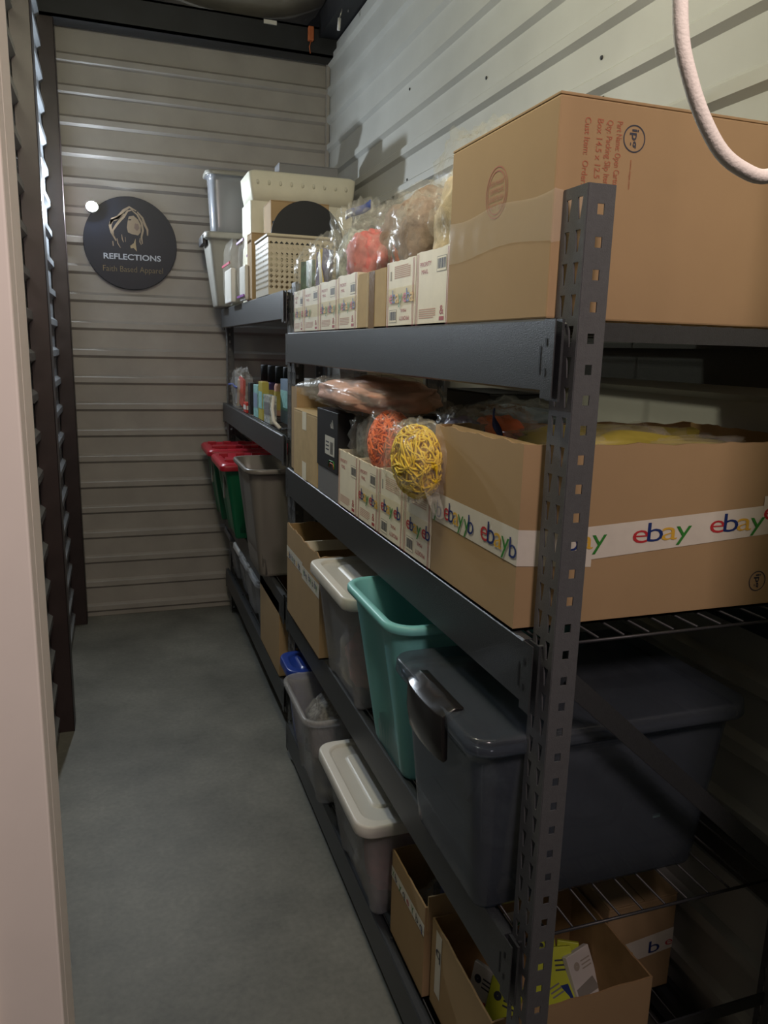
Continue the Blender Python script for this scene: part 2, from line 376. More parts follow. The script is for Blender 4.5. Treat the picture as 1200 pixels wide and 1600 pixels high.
def rack(label, y0, y1, zt, levels, brace=True):
    rk = thing('storage_rack', label, 'shelf rack', (.3, (y0+y1)/2, 0), 'black steel storage racks')
    x0, x1 = .027, .605
    for (xc, sx) in ((x0, 1), (x1, -1)):
        for (yc, sy) in ((y0, 1), (y1, -1)): upright(rk, xc, yc, sx, sy, zt)
    for zl in levels:
        for (xb, s) in ((0, 1), (.623, -1)):
            mb = MB(); a, b = y0+.045, y1-.045
            # box beam with a step lip, plate at both ends
            sec = [(0, -.1), (.004*s, -.103), (.016*s, -.103), (.016*s, -.03), (.034*s, -.03), (.034*s, -.018), (.016*s, -.016), (.016*s, 0), (.003*s, 0), (0, -.003)]
            mb.loft([[V(xb+dx, yy, zl+dz) for dx, dz in sec] for yy in (a, b)], M['rack'], cap0=True, cap1=True, smooth=False)
            bmo = mb.build('beam', rk); xo = xb
            for yy, d in ((a, -1), (b, 1)):
                mb = MB()
                ya, yb = sorted((yy, yy+d*.030)); mb.box((min(xb+.010*s, xb+.014*s), ya-.002, zl-.115), (max(xb+.010*s, xb+.014*s), yb+.002, zl-.001), M['rack'])
                mb.box((min(xb, xb+.002*s), ya, zl-.112), (max(xb, xb+.002*s), yb, zl-.001), M['rack'])
                d = -d
                for (dy, zz, w_, h_) in ((.006, -.078, .004, .040), (-.009*1, -.038, .005, .011), (-.009, -.080, .005, .011)):
                    y_ = yy+d*dy
                    mb.quad([(xb-.0008*s, y_-w_/2, zl+zz), (xb-.0006*s, y_+w_/2, zl+zz), (xb-.0006*s, y_+w_/2, zl+zz+h_), (xb-.0006*s, y_-w_/2, zl+zz+h_)], M['blackf'])
                mb.build('end_plate', bmo)
        mb = MB(); x = .03
        while x < .60:
            mb.tube([(x, y0+.03, zl-.004), (x, y1-.03, zl-.004)], .0022, M['wire'], 5); x += .048
        yy = y0+.03
        while yy < y1: mb.tube([(.02, yy, zl-.008), (.603, yy, zl-.008)], .003, M['wire'], 5); yy += .305
        mb.build('wire_deck', rk)
    for ye in (y0+.008, y1-.008):
        mb = MB()
        for zh in (levels[0]-.012, levels[-1]+.25):
            mb = MB(); mb.box((.06, ye-.002, zh-.018), (.57, ye+.002, zh+.008), M['rack']); mb.build('end_rail', rk)
        for (za, zb) in ((1.12, .66),):
            mb = MB(); d = V(.51, 0, zb-za); nrm = V(-d.z, 0, d.x).normalized()*.016; a = V(.06, ye, za); b = V(.58, ye, zb)
            for s_ in (-.0015, .0015):
                mb.quad([a-nrm+V(0, s_, 0), b-nrm+V(0, s_, 0), b+nrm+V(0, s_, 0), a+nrm+V(0, s_, 0)], M['rack'])
            mb.quad([a-nrm+V(0, -.002, 0), b-nrm+V(0, -.002, 0), b-nrm+V(0, .012, 0), a-nrm+V(0, .012, 0)], M['rack'])
            mb.build('end_brace', rk)
    return rk
Z1, Z2, Z3, Z4 = 1.66, 1.178, .65, .15
W1, W2, W3, W4 = 1.812, 1.285, .655, .28
rack('near black steel rack with slotted posts and four loaded shelves', 0, 1.86, 1.835, [Z1, Z2, Z3, Z4])
rack('far black steel rack in the corner by the back wall', 1.872, 3.665, 1.815, [W1, W2, W3, W4])

# ------------------------------------------------------------ cartons
def carton(label, x0, y0, z0, x1, y1, z1, mt='card', open_=True, group='cardboard cartons', fill=None, torn=0, rot=0, name='cardboard_box', th=.004, cat='box', flaps=True):
    """open carton: walls with ragged top, or a closed one with flap seam"""
    t = thing(name, label, cat, ((x0+x1)/2, (y0+y1)/2, z0), group)
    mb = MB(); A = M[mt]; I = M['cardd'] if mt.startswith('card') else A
    if not open_:
        mb.box((x0, y0, z0), (x1, y1, z1-.004), A)
        mb.build('box_body', t, bevel=.003)
        mb = MB(); ym = (y0+y1)/2
        if x1-x0 > y1-y0:
            mb.box((x0, y0, z1-.004), (x1, ym-.001, z1), A); mb.box((x0, ym+.001, z1-.004), (x1, y1, z1), A)
        else:
            xm = (x0+x1)/2; mb.box((x0, y0, z1-.004), (xm-.001, y1, z1), A); mb.box((xm+.001, y0, z1-.004), (x1, y1, z1), A)
        mb.build('top_flap', t, bevel=.001)
    else:
        mb.box((x0, y0, z0), (x1, y1, z0+th), A)
        def wall(a, b, inward):
            a = Vector(a); b = Vector(b); n_ = 26 if torn else 2; iv = Vector(inward)*th; outer = []; inner = []
            for i in range(n_+1):
                p = a.lerp(b, i/n_); h = z1-z0
                if torn: h += torn*(noise.noise(p*23+V(z1*7, 0, 0))+.5*noise.noise(p*70))
                outer.append((p, p+V(0, 0, h))); inner.append((p+iv, p+iv+V(0, 0, h)))
            for i in range(n_):
                mb.quad([outer[i][0], outer[i+1][0], outer[i+1][1], outer[i][1]], A)
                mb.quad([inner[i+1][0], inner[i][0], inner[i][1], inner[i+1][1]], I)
                mb.quad([outer[i][1], outer[i+1][1], inner[i+1][1], inner[i][1]], M['flute'] if mt.startswith('card') else A)
        wall((x0, y1, z0), (x0, y0, z0), (1, 0, 0)); wall((x0, y0, z0), (x1, y0, z0), (0, 1, 0))
        wall((x1, y0, z0), (x1, y1, z0), (-1, 0, 0)); wall((x1, y1, z0), (x0, y1, z0), (0, -1, 0))
        mb.build('box_body', t)
    if rot: t.rotation_euler.z = rot
    return t

# bags --------------------------------------------------------
def blob(mb, c, r, mt, seed=0, amp=.2, freq=2.5, nu=36, nv=22, flat=1.0, crink=0, rotz=0):
    c = Vector(c); rings = []; ca, sa = math.cos(rotz), math.sin(rotz)
    for i in range(nv+1):
        th_ = PI*i/nv; ring = []
        for j in range(nu):
            ph = 2*PI*j/nu
            d = V(math.sin(th_)*math.cos(ph), math.sin(th_)*math.sin(ph), math.cos(th_))
            sg_ = lambda q: math.copysign(abs(q)**flat, q)
            e = V(sg_(d.x), sg_(d.y), sg_(d.z)); s_ = 1+amp*noise.noise(d*freq+V(seed, seed*.7, 0))
            if crink: s_ += crink*(abs(noise.noise(d*freq*2.3+V(seed, 0, 3)))-.25)+crink*.5*(abs(noise.noise(d*freq*5+V(0, seed, 3)))-.25)
            e = V(e.x*r[0], e.y*r[1], e.z*r[2])*s_
            ring.append(c+V(e.x*ca-e.y*sa, e.x*sa+e.y*ca, e.z))
        rings.append(ring)
    mb.loft(rings, mt)
def strands(mb, c, r, mt, n, rad=.003, seed=0, steps=14):
    rnd = random.Random(seed)
    for k in range(n):
        p = V(*[rnd.uniform(-.75, .75) for _ in range(3)]); d = V(*[rnd.uniform(-1, 1) for _ in range(3)]).normalized(); pts_ = []
        for i in range(steps):
            d = (d+V(*[rnd.uniform(-.6, .6) for _ in range(3)])).normalized(); p = p+d*.22
            if p.length > 1: p = p.normalized(); d = (d-p*.8).normalized()
            pts_.append(Vector(c)+V(p.x*r[0], p.y*r[1], p.z*r[2]))
        mb.tube(pts_, rad, mt, 5)
def bag(label, c, r, content, seed, group='bags of goods', amp=.18, crink=.22, zip_=None, kind='blob', cfrac=.8, top=0, rotz=0, flat=.8, cdz=0, name='plastic_bag', extra=None, tail=None):
    t = thing(name, label, 'bag', (c[0], c[1], c[2]-r[2]), group); c = Vector(c)
    mb = MB(); cc = c+V(0, 0, cdz); cr = [q*cfrac for q in r]
    if kind == 'blob': blob(mb, cc, cr, M[content], seed+3, amp*1.4, 3, 32, 20, flat)
    elif kind == 'strands':
        blob(mb, cc, [q*.86 for q in cr], M[content], seed+3, .2, 3, 24, 14); strands(mb, cc, [q*1.02 for q in cr], M[content], 190, max(.002, min(r)*.048), seed)
    elif kind == 'cards':
        rnd = random.Random(seed); ms = extra or [content]
        for i, q in enumerate(ms):
            f = (i+.5)/len(ms)*2-1
            R_ = Matrix.Translation(cc+V(-cr[0]*.3+rnd.uniform(-.01, .01), -f*cr[1]*.85, -cr[2]*.1)) @ Matrix.Rotation(rnd.uniform(-.35, .35), 4, 'X') @ Matrix.Rotation(rnd.uniform(-.4, .4), 4, 'Z')
            mb.box((-.006, -cr[1]*1.05/len(ms), -cr[2]*.8), (.006, cr[1]*1.05/len(ms), cr[2]*.8), M[q], R_)
    mb.build('contents', t)
    mb = MB(); blob(mb, c+V(0, 0, top*.5), (r[0], r[1], r[2]+top), M['film'], seed, amp, 2.2, 56, 36, flat, crink, rotz)
    if tail:
        a = c+V(*tail[0]); b = c+V(*tail[1]); d_ = (b-a); n_ = 10
        rings = []
        for i in range(n_+1):
            f = i/n_; rd = tail[2]*(1-f)**.7+.006*f+.012*f*f
            rings.append([a+d_*f+V(math.cos(q)*rd*.6, math.sin(q)*rd*(1+.2*math.sin(5*q)), math.sin(q)*rd*.8) for q in [2*PI*k/14 for k in range(14)]])
        mb.loft(rings, M['film'])
    mb.build('plastic_film', t)
    if zip_:
        mb = MB(); (p, q, hh, mz) = zip_; p = c+V(*p); q = c+V(*q); n_ = 14; rg = []
        for i in range(n_+1):
            f = i/n_; pt = p.lerp(q, f)+V(.006*math.sin(f*7+seed), 0, .005*math.sin(f*5+seed))
            rg.append([pt+V(0, 0, -hh), pt+V(.003, 0, -hh), pt+V(.003, 0, hh), pt+V(0, 0, hh)])
        mb.loft(rg, M[mz], cap0=True, cap1=True); mb.build('zip_strip', t)
    return t

# ---- top shelf of the near rack: the large carton
bx = carton('largest brown cardboard carton, on top shelf at near end', .005, .035, Z1+.001, .59, .398, 1.963, 'card', open_=False)
mb = MB()
stx = .0045
cc = V(stx, .215, 1.862)
for r_ in (.040, .034):
    ra = [cc+V(0, -math.cos(a)*r_*.95, math.sin(a)*r_) for a in [2*PI*k/40 for k in range(40)]]; rb = [cc+V(0, -math.cos(a)*(r_-.002)*.95, math.sin(a)*(r_-.002)) for a in [2*PI*k/40 for k in range(40)]]
    mb.loft([ra, rb], M['faded'])
for k, s_ in enumerate(['BOX MAKER', 'CERTIFICATE', 'EDGE CRUSH', 'ECT 32']): text(mb, s_, cc+V(0, .024, .012-.012*k), UA, VA, .048, M['faded'], height=.007)
mb.build('round_stamp', bx)
mb = MB()                                          # faded printing turned on its side + circled logo
UD, VD = V(0, 0, -1), V(1, 0, 0)
rows = ['1/2 Open - 2 Drop', 'Box 23 x 12 3/4', 'Apply Package Here', 'Part Name: Packing Slip', 'Customer Order']
for k, (s_, x_) in enumerate([('Cust Item:  Order:', .052), ('Box 14.5 x 12.5', .072), ('Qty: Packing Slip Item', .088), ('Part Name: Open Carton', .104)]):
    text(mb, s_, (x_-.006, .035, 1.934), UD, VD, .088-.010*(k == 1), M['faded'], height=.0095, bold=.01, lift=.0006)
mb.build('faded_printing', bx)
def ring_logo(mb, c, r_, u, v, txt, mt, turn):
    n_ = u.cross(v); c = Vector(c)+n_*.0006
    a_ = [c+u*math.cos(a)*r_+v*math.sin(a)*r_ for a in [2*PI*k/40 for k in range(40)]]; b_ = [c+u*math.cos(a)*(r_-.0018)+v*math.sin(a)*(r_-.0018) for a in [2*PI*k/40 for k in range(40)]]
    mb.loft([a_, b_], mt, smooth=False)
    text(mb, txt, c-n_*.0006-turn[0]*r_*.68-turn[1]*r_*.22, turn[0], turn[1], r_*1.36, mt, height=r_*.62, bold=.02)
mb = MB(); ring_logo(mb, (.128, .035, 1.914), .0185, UN, VN, 'ipg', M['ink'], (V(0, 0, -1), V(1, 0, 0)))
text(mb, 'www.itape.com', (.124, .035, 1.886), UD, VD, .04, M['faded'], height=.004); mb.build('circled_logo', bx)
mb = MB(); n_ = 24                                 # clear tape round the corner
rg = []
for i in range(n_+1):
    f = i/n_; y = .397-.362*f; top = 1.838-.004*math.sin(f*9); bot = 1.772-.006*math.sin(f*6+1)
    rg.append([V(.0035-.001*math.sin(f*40), y, bot), V(.0028, y, (top+bot)/2), V(.0035, y, top)])
rg.append([V(.004, .0335, 1.765), V(.003, .033, 1.80), V(.004, .0335, 1.838)])
for i in range(1, 6): rg.append([V(.004+.013*i, .0335, 1.768), V(.004+.013*i, .0328, 1.80), V(.004+.013*i, .0335, 1.838-.002*i)])
mb.loft(rg, M['ctape'], closed=False); mb.build('clear_tape', bx)
bx.location += V(.008, .028, 0)

# ---- white mailing cartons with printed stripes
def mailer(label, y0, y1, z0, zt, x0, variant, depth=.30, group='white printed mailing boxes', let=1):
    t = carton(label, x0, y0, z0, x0+depth, y1, zt, 'white', True, group, torn=.003, name='mailing_box')
    w_ = y1-y0; h = zt-z0; mb = MB(); O = lambda a, b: V(x0, y1-a*w_, z0+b*h)
    for a in (.025, .06, .91, .945):
        patch(mb, O(a, 0), UA, VA, .011*w_, h*.985, M['red'])
    bu = {0: (.62, .72), 1: (.60, .70), 2: (.12, .10), 3: (.66, .66)}[variant]
    patch(mb, O(bu[0], bu[1]-.03), UA, VA, .27*w_, .20*h, M['greyink'])
    patch(mb, O(bu[0]+.01, bu[1]-.02), UA, VA, .25*w_, .18*h, M['white'], .0006)
    for k in range(9): patch(mb, O(bu[0]+.025+k*.025, bu[1]+.01), UA, VA, .012*w_*(1+(k % 3)*.4), .13*h, M['ink'], .0008)
    if variant in (0, 1, 3):
        text(mb, 'PRIORITY', O(.12, .80), UA, VA, .34*w_, M['red'], height=.06*h); text(mb, 'MAIL', O(.17, .70), UA, VA, .2*w_, M['red'], height=.06*h)
        for k in range(5): patch(mb, O(.12, .10+k*.028), UA, VA, (.5-.06*(k == 0))*w_, .015*h, M['pink'])
        text(mb, '&', O(.74, .14), UA, VA, .11*w_, M['red'], height=.12*h)
        patch(mb, O(.73, .06), UA, VA, .13*w_, .05*h, M['red'])
    else:
        text(mb, 'PRIORITY', O(.82, .16), -UA, -VA, .34*w_, M['red'], height=.06*h); text(mb, 'MAIL', O(.72, .27), -UA, -VA, .2*w_, M['red'], height=.05*h)
        for k in range(7): patch(mb, O(.28, .74+k*.028), UA, VA, (.55-.08*(k == 6))*w_, .015*h, M['pink'])
        patch(mb, O(.13, .72), UA, VA, .05*w_, .14*h, M['greyink'])
    mb.build('printed_markings', t)
    if let:
        mb = MB(); tz = .33 if let == 1 else .36
        patch(mb, O(.0, tz), UA, VA, w_, .27*h, M['ctape'], .0010)
        mb.build('clear_tape', t)
        mb = MB(); W_ = .098; st = {0: -.35, 1: .05, 2: .12, 3: .2}[variant]
        for k in (-1, 0, 1):
            a = st+k*W_*.92/w_
            for i, ch in enumerate('ebay'):
                p = a+i*.021/w_
                if p < .0 or p > .88: continue
                text(mb, ch, O(p, tz+.04), UA, VA, .024, [M['lred'], M['lblue'], M['lyel'], M['lgrn']][i], height=.029, bold=.004, lift=.0016+.0003*i)
        mb.build('tape_lettering', t)
    return t
g = 'white printed mailing boxes on the top shelf'
mailer('white mailing box on top shelf touching the largest carton', .431, .608, Z1+.001, 1.806, .02, 0, group=g, let=0)
mailer('white mailing box on top shelf between taped brown box and box touching largest carton', .612, .795, Z1+.001, 1.803, .02, 2, group=g)
bt = carton('small brown box with shiny vertical tape among white mailing boxes', .02, .802, Z1+.001, .3, 1.02, 1.797, 'card2', True, torn=.002)
mb = MB(); patch(mb, (.02, .93, Z1+.001), UA, VA, .045, .135, M['btape'], .0008); patch(mb, (.02, .945, Z1+.001), UA, VA, .012, .135, M['ctape'], .0014); mb.build('vertical_tape', bt)
mailer('white mailing box on top shelf, just left of brown taped box', 1.032, 1.216, Z1+.001, 1.806, .02, 3, group=g)
mailer('white mailing box on top shelf, second left of brown taped box', 1.222, 1.424, Z1+.001, 1.803, .02, 1, group=g)
mailer('white mailing box on top shelf, third left of brown taped box', 1.430, 1.640, Z1+.001, 1.80, .02, 0, group=g)
mailer('white mailing box on top shelf at far end by rack post', 1.646, 1.795, Z1+.001, 1.80, .02, 3, group=g)
# goods in those boxes
gb = 'plastic bags of goods in the top shelf boxes'
bag('clear bag with green printed cards at far end of top shelf', (.075, 1.74, 1.845), (.06, .075, .10), 'greenc', 11, gb, kind='cards', extra=['greenc', 'greenc'], crink=.25)
bag('clear bag holding dark purple cards above far mailing boxes', (.075, 1.53, 1.85), (.06, .10, .11), 'purple', 12, gb, kind='cards', extra=['purple', 'gold', 'purple'], crink=.25)
bag('large black-tinted empty-looking bag behind purple card bag', (.24, 1.55, 1.90), (.10, .16, .16), 'dkfab', 13, gb, crink=.35, cfrac=.6)
bag('clear zip bag of glittering trinkets with blue strip on top', (.12, 1.33, 1.88), (.09, .10, .14), 'glit', 14, gb, crink=.4, cfrac=.75, cdz=-.04, zip_=((-.03, .09, .12), (.0, -.06, .135), .012, 'bluez'))
bag('bag of bright pink cloth bundles above the top mailing boxes', (.09, 1.12, 1.84), (.07, .10, .085), 'pinkf', 15, gb, crink=.15, cfrac=.95)
bag('bag of folded red and orange fabric behind the brown taped box', (.13, .93, 1.825), (.08, .09, .07), 'redf', 16, gb, kind='cards', extra=['pinkf', 'orange', 'redf'], crink=.15, cfrac=.95)
bag('bulging bag of taupe furry fabric highest above brown taped box', (.20, 1.00, 1.90), (.12, .18, .12), 'taupe', 17, gb, crink=.22, cfrac=.93, cdz=-.01)
bag('bag with grey brown fur spilling over white mailing box', (.11, .76, 1.845), (.08, .10, .11), 'taupe', 18, gb, crink=.25, cfrac=.85)
bag('bag of cream fluffy fabric beside the largest carton', (.12, .54, 1.86), (.085, .095, .11), 'cream', 19, gb, crink=.22, cfrac=.92)
bag('tall crumpled clear bag with blue strip leaning behind largest carton', (.38, 1.05, 1.97), (.12, .22, .23), 'dkfab', 20, gb, crink=.22, cfrac=.35, cdz=-.08, zip_=((-.11, .13, .02), (-.11, -.16, .05), .008, 'bluez'))

# ---- middle shelf of the near rack
b2 = carton('large open brown carton with printed white tape on middle shelf', .0, .08, Z2+.001, .60, .425, 1.474, 'card', True, torn=.006)
mb = MB()
patch(mb, (0, .425, 1.30), UA, VA, .345, .0, M['tape'])
mb = MB()
def slant(mb, p0, p1, h0, h1, mt, nrm, lift=.0008):
    n_ = Vector(nrm)*lift; p0 = Vector(p0)+n_; p1 = Vector(p1)+n_
    mb.quad([p0, p1, p1+V(0, 0, h1), p0+V(0, 0, h0)], mt)
slant(mb, (0, .425, 1.288), (0, .079, 1.286), .056, .058, M['tape'], (-1, 0, 0))
slant(mb, (-.0008, .08, 1.286), (.135, .08, 1.276), .058, .058, M['tape'], (0, -1, 0))
slant(mb, (.11, .08, 1.287), (.50, .08, 1.312), .055, .052, M['tape'], (0, -1, 0), .0012)
slant(mb, (.476, .08, 1.318), (.599, .08, 1.322), .062, .062, M['tape'], (0, -1, 0), .0018)
mb.build('printed_tape', b2)
mb = MB()
for y_, c_ in ((.418, 2), (.378, 4), (.285, 4), (.19, 4)):
    pass
def letters(mb, seq, o, u, v, w_, h_, step, lift=.002, slope=0):
    o = Vector(o)
    for i, ch in enumerate(seq):
        if ch == ' ': continue
        mt = {'e': M['lred'], 'b': M['lblue'], 'a': M['lyel'], 'y': M['lgrn'], 'o': M['lred']}[ch]
        text(mb, ch, o+u*step*i+v*slope*step*i, u, v, w_, mt, height=h_, bold=-.004, lift=lift+.0002*i)
letters(mb, 'yb', (0, .415, 1.298), UA, VA, .022, .034, .016, slope=-.02); mb.build('tape_lettering', b2); mb = MB()
letters(mb, 'ebay', (0, .365, 1.300), UA, VA, .024, .036, .0215); mb.build('tape_lettering', b2); mb = MB()
letters(mb, 'yb', (0, .275, 1.298), UA, VA, .022, .034, .018); mb.build('tape_lettering', b2); mb = MB()
letters(mb, 'ebay', (0, .207, 1.300), UA, VA, .027, .037, .0255); mb.build('tape_lettering', b2); mb = MB()
letters(mb, 'b', (0, .104, 1.296), UA, VA, .024, .033, .0255); mb.build('tape_lettering', b2); mb = MB()
letters(mb, 'bay', (.083, .08, 1.305), UN, VN, .027, .033, .025, slope=.06); mb.build('tape_lettering', b2); mb = MB()
letters(mb, 'ebay', (.210, .08, 1.311), UN, VN, .031, .033, .0285, slope=.04); mb.build('tape_lettering', b2); mb = MB()
letters(mb, 'ebay', (.365, .08, 1.320), UN, VN, .031, .033, .0285, slope=.02); mb.build('tape_lettering', b2); mb = MB()
letters(mb, 'ebay', (.478, .08, 1.337), UN, VN, .031, .034, .0285); mb.build('tape_lettering', b2); mb = MB()

mb = MB(); ring_logo(mb, (.484, .08, 1.226), .0185, UN, VN, 'ipg', M['ink'], (V(0, 0, -1), V(1, 0, 0))); mb.build('circled_logo', b2)
mb = MB(); R_ = Matrix.Translation(V(.03, .25, 1.468)) @ Matrix.Rotation(.5, 4, 'Y')
mb.box((-.002, -.165, -.035), (.002, .165, .006), M['cardd'], R_); mb.build('folded_flap', b2)
bag('yellow crumpled bag lying in the open taped carton', (.30, .25, 1.43), (.24, .14, .05), 'yellowp', 31, 'bags on the middle shelf', crink=.3, cfrac=.95, amp=.3)
g2 = 'white printed mailing boxes on the middle shelf'
m0 = Z2+.001
mailer('white mailing box on middle shelf touching the large taped carton', .430, .583, m0, 1.338, .0, 2, group=g2)
mailer('white mailing box on middle shelf, second left of large taped carton', .588, .757, m0, 1.338, .0, 2, group=g2, let=2)
mailer('white mailing box on middle shelf, third left of large taped carton', .762, .925, m0, 1.335, .0, 1, group=g2)
mailer('white mailing box on middle shelf beside the black shoe box', .930, 1.115, m0, 1.337, .0, 3, group=g2, let=0)
gm = 'bags on the middle shelf'
bag('bag of yellow stringy yarn hanging out over white mailing boxes', (-.02, .470, 1.395), (.045, .105, .080), 'yellow', 41, gm, kind='strands', crink=.2, cfrac=.9, flat=.65, tail=((0, -.07, -.03), (.0, -.115, -.075), .03))
bag('bag of dark purple fabric behind the yellow yarn bag', (.10, .50, 1.41), (.06, .12, .085), 'purple', 42, gm, crink=.25)
bag('bag of orange pieces with blue zip at back of yellow yarn', (.14, .44, 1.445), (.06, .11, .065), 'orange', 43, gm, crink=.3, cfrac=.65, zip_=((-.04, -.095, -.03), (-.06, -.10, .06), .01, 'bluez'))
bag('bag stuffed with bright orange curled yarn in mailing box', (.05, .82, 1.385), (.055, .085, .085), 'orange', 44, gm, kind='strands', crink=.12, cfrac=.95, flat=.7)
bag('clear bag of pale net fabric next to the orange yarn', (.07, .69, 1.37), (.05, .06, .08), 'blush', 45, gm, crink=.3, cfrac=.8)
bag('clear zip bag of small trinkets right of black shoe box', (.06, 1.01, 1.37), (.05, .07, .09), 'glit', 46, gm, crink=.3, cfrac=.7, zip_=((-.03, .01, .07), (-.01, -.03, .135), .008, 'bluez'))
bag('large clear bag of blush pink fabric lying over middle boxes', (.10, 1.12, 1.487), (.135, .36, .052), 'blush', 47, gm, crink=.2, cfrac=.88, tail=((-.05, .30, 0), (-.11, .47, -.01), .045))
# black shoe box
sb = thing('shoe_box', 'black shoe box with silver base and white label on middle shelf', 'box', (.15, 1.24, m0))
mb = MB(); mb.box((.0, 1.122, m0), (.32, 1.352, 1.30), M['silver']); mb.build('box_base', sb, bevel=.002)
mb = MB(); mb.box((-.003, 1.119, 1.262), (.323, 1.355, 1.435), M['black']); mb.build('box_lid', sb, bevel=.002)
mb = MB(); O = V(-.003, 1.355, 1.262)
for k, (a, h) in enumerate(((0, .011), (.010, .017), (.020, .024))):
    mb.quad([O+V(-.0006, -.165-a, .125), O+V(-.0006, -.172-a, .125), O+V(-.0006, -.172-a+.008, .125+h), O+V(-.0006, -.165-a+.008, .125+h)], M['lid'])
patch(mb, O+V(0, -.10, .045), UA, VA, .105, .055, M['lid'], .0006)
for k in range(8): patch(mb, O+V(0, -.16-k*.004, .05), UA, VA, .002, .035, M['ink'], .0009)
for k in range(3): patch(mb, O+V(0, -.11, .058+k*.011), UA, VA, .035, .004, M['ink'], .0009)
mb.tube([O+V(-.001, -.14, .012), O+V(-.001, -.15, .03), O+V(-.001, -.20, .032), O+V(-.001, -.21, .012)], .0012, M['lgrn'], 5)
mb.tube([O+V(-.001, -.15, .010), O+V(-.001, -.16, .024), O+V(-.001, -.195, .024), O+V(-.001, -.20, .010)], .0012, M['rust'], 5)
mb.build('printed_label', sb)
fb = carton('small pale brown box with paper tape, left of black shoe box', .0, 1.362, m0, .2, 1.705, 1.405, 'card2', open_=False)
mb = MB(); patch(mb, (0, 1.57, 1.345), UA, VA, .06, .06, M['white'], .0008); mb.build('paper_tape', fb); mb = MB(); patch(mb, (0, 1.57, m0), UA, VA, .06, .06, M['white'], .0008); mb.build('paper_tape', fb)
tb = carton('tall open brown box at far end of middle shelf', .012, 1.712, m0, .235, 1.798, 1.475, 'card', True, torn=.002)
carton('plain white box under the blush fabric bag', .22, .62, m0, .5, .95, 1.40, 'white', False, 'boxes at the back of the middle shelf')
bag('pale blue crumpled bag behind the large taped carton', (.42, .86, 1.40), (.12, .22, .09), 'palebl', 51, gm, crink=.3)
carton('cream box standing behind the blush fabric bag', .25, 1.50, m0, .40, 1.66, 1.545, 'white', False, 'boxes at the back of the middle shelf')
carton('silver printed carton behind the tall open brown box', .24, 1.70, m0, .36, 1.79, 1.53, 'silver', False, 'boxes at the back of the middle shelf')
carton('black box at back of middle shelf behind shoe box', .40, 1.0, m0, .56, 1.30, 1.50, 'black', False, 'boxes at the back of the middle shelf')

# ------------------------------------------------------------ tubs
def rrect(cx, cy, hx, hy, r_, z, n=7, mod=None):
    pts_ = []
    for (sx, sy, a0) in ((1, 1, 0), (-1, 1, PI/2), (-1, -1, PI), (1, -1, 3*PI/2)):
        for k in range(n):
            a = a0+PI/2*k/(n-1); pts_.append(V(cx+sx*(hx-r_)+r_*math.cos(a), cy+sy*(hy-r_)+r_*math.sin(a), z))
    out = []
    for i, p in enumerate(pts_):       # subdivide straights so that flutes can form
        q = pts_[(i+1) % len(pts_)]; out.append(p)
        if i % n == n-1:
            for k in range(1, 12): out.append(p.lerp(q, k/12))
    if mod: out = [mod(p) for p in out]
    return out
def tub(label, xf, y0, y1, z0, zt, depth, mt, taper=.035, lidm=None, r_=.03, rim=.012, group='plastic storage tubs', name='storage_tub', lid_panel=True, flute=None, bottom_mod=None, cat='tub', latch=False, lid_h=.022, extra_lift=0):
    """xf,y0,y1 are the rim footprint; it tapers to the base"""
    hx = depth/2; cx = xf+hx; cy = (y0+y1)/2; hy = (y1-y0)/2; h = zt-z0
    t = thing(name, label, cat, (cx, cy, z0), group); mt_ = M[mt]
    def ring(f, off, z=None):
        k = taper*(1-f); zz = z0+h*f if z is None else z
        md = (lambda p: flute(p, f, cx, cy, hx, hy)) if flute else None
        return rrect(cx, cy, hx-rim-k+off, hy-rim-k+off, max(.006, r_-k*.3+off), zz, mod=md)
    mb = MB(); th = .003
    rings = [ring(0, -.012, z0), ring(0, -.003, z0+.002), ring(.03, 0)]+[ring(f, 0) for f in (.15, .3, .45, .6, .75, .88)]
    lip = .02 if not lidm else .014
    rings += [ring(.93, .001, zt-lip), ring(1, rim*.8, zt-lip), ring(1, rim, zt-lip+.003), ring(1, rim, zt-.004), ring(1, rim*.7, zt), ring(1, .001, zt), ring(1, -th, zt-.004)]
    rings += [ring(f, -th) for f in (.85, .6, .3)]+[ring(.02, -th)]
    mb.loft(rings, mt_, cap0=True, cap1=True); mb.build('tub_body', t)
    if lidm:
        mb = MB(); L = M[lidm]; z1 = zt
        def lr(off, z): return rrect(cx, cy, hx+off, hy+off, r_+.006, z)
        rg = [lr(.000, z1-.010), lr(.005, z1-.011), lr(.007, z1-.006), lr(.006, z1+lid_h*.75), lr(.004, z1+lid_h*.95), lr(.001, z1+lid_h), lr(-.001, z1+lid_h)]
        if lid_panel: rg += [lr(-.017, z1+lid_h), lr(-.018, z1+lid_h), lr(-.023, z1+lid_h-.006), lr(-.024, z1+lid_h-.007)]
        else: rg += [lr(-.02, z1+lid_h)]
        mb.loft(rg, L, cap1=True, cap0=False)
        if lid_panel:
            gx = depth*.36; gy = (y1-y0)*.30; zz = z1+lid_h-.007
            mb.loft([rrect(cx, cy, gx+.008, gy+.008, .02, zz), rrect(cx, cy, gx+.001, gy+.001, .02, zz+.006), rrect(cx, cy, gx, gy, .02, zz+.006)], L, cap1=True)
        mb.build('lid', t)
    if latch:
        mb = MB(); ym = cy
        n_ = 8; rg = []
        for i in range(n_+1):
            f = i/n_; y = ym+.085-.17*f; b_ = math.sin(PI*f)**.5*.010
            rg.append([V(xf-.006-b_, y, zt-.075), V(xf-.012-b_, y, zt-.04), V(xf-.012-b_, y, zt+.012), V(xf+.012, y, zt+.026), V(xf+.03, y, zt+.024), V(xf+.0, y, zt-.0), V(xf+.002, y, zt-.07)])
        mb.loft(rg, M['handle'], cap0=True, cap1=True); mb.build('latch_handle', t, bevel=.002)
    return t
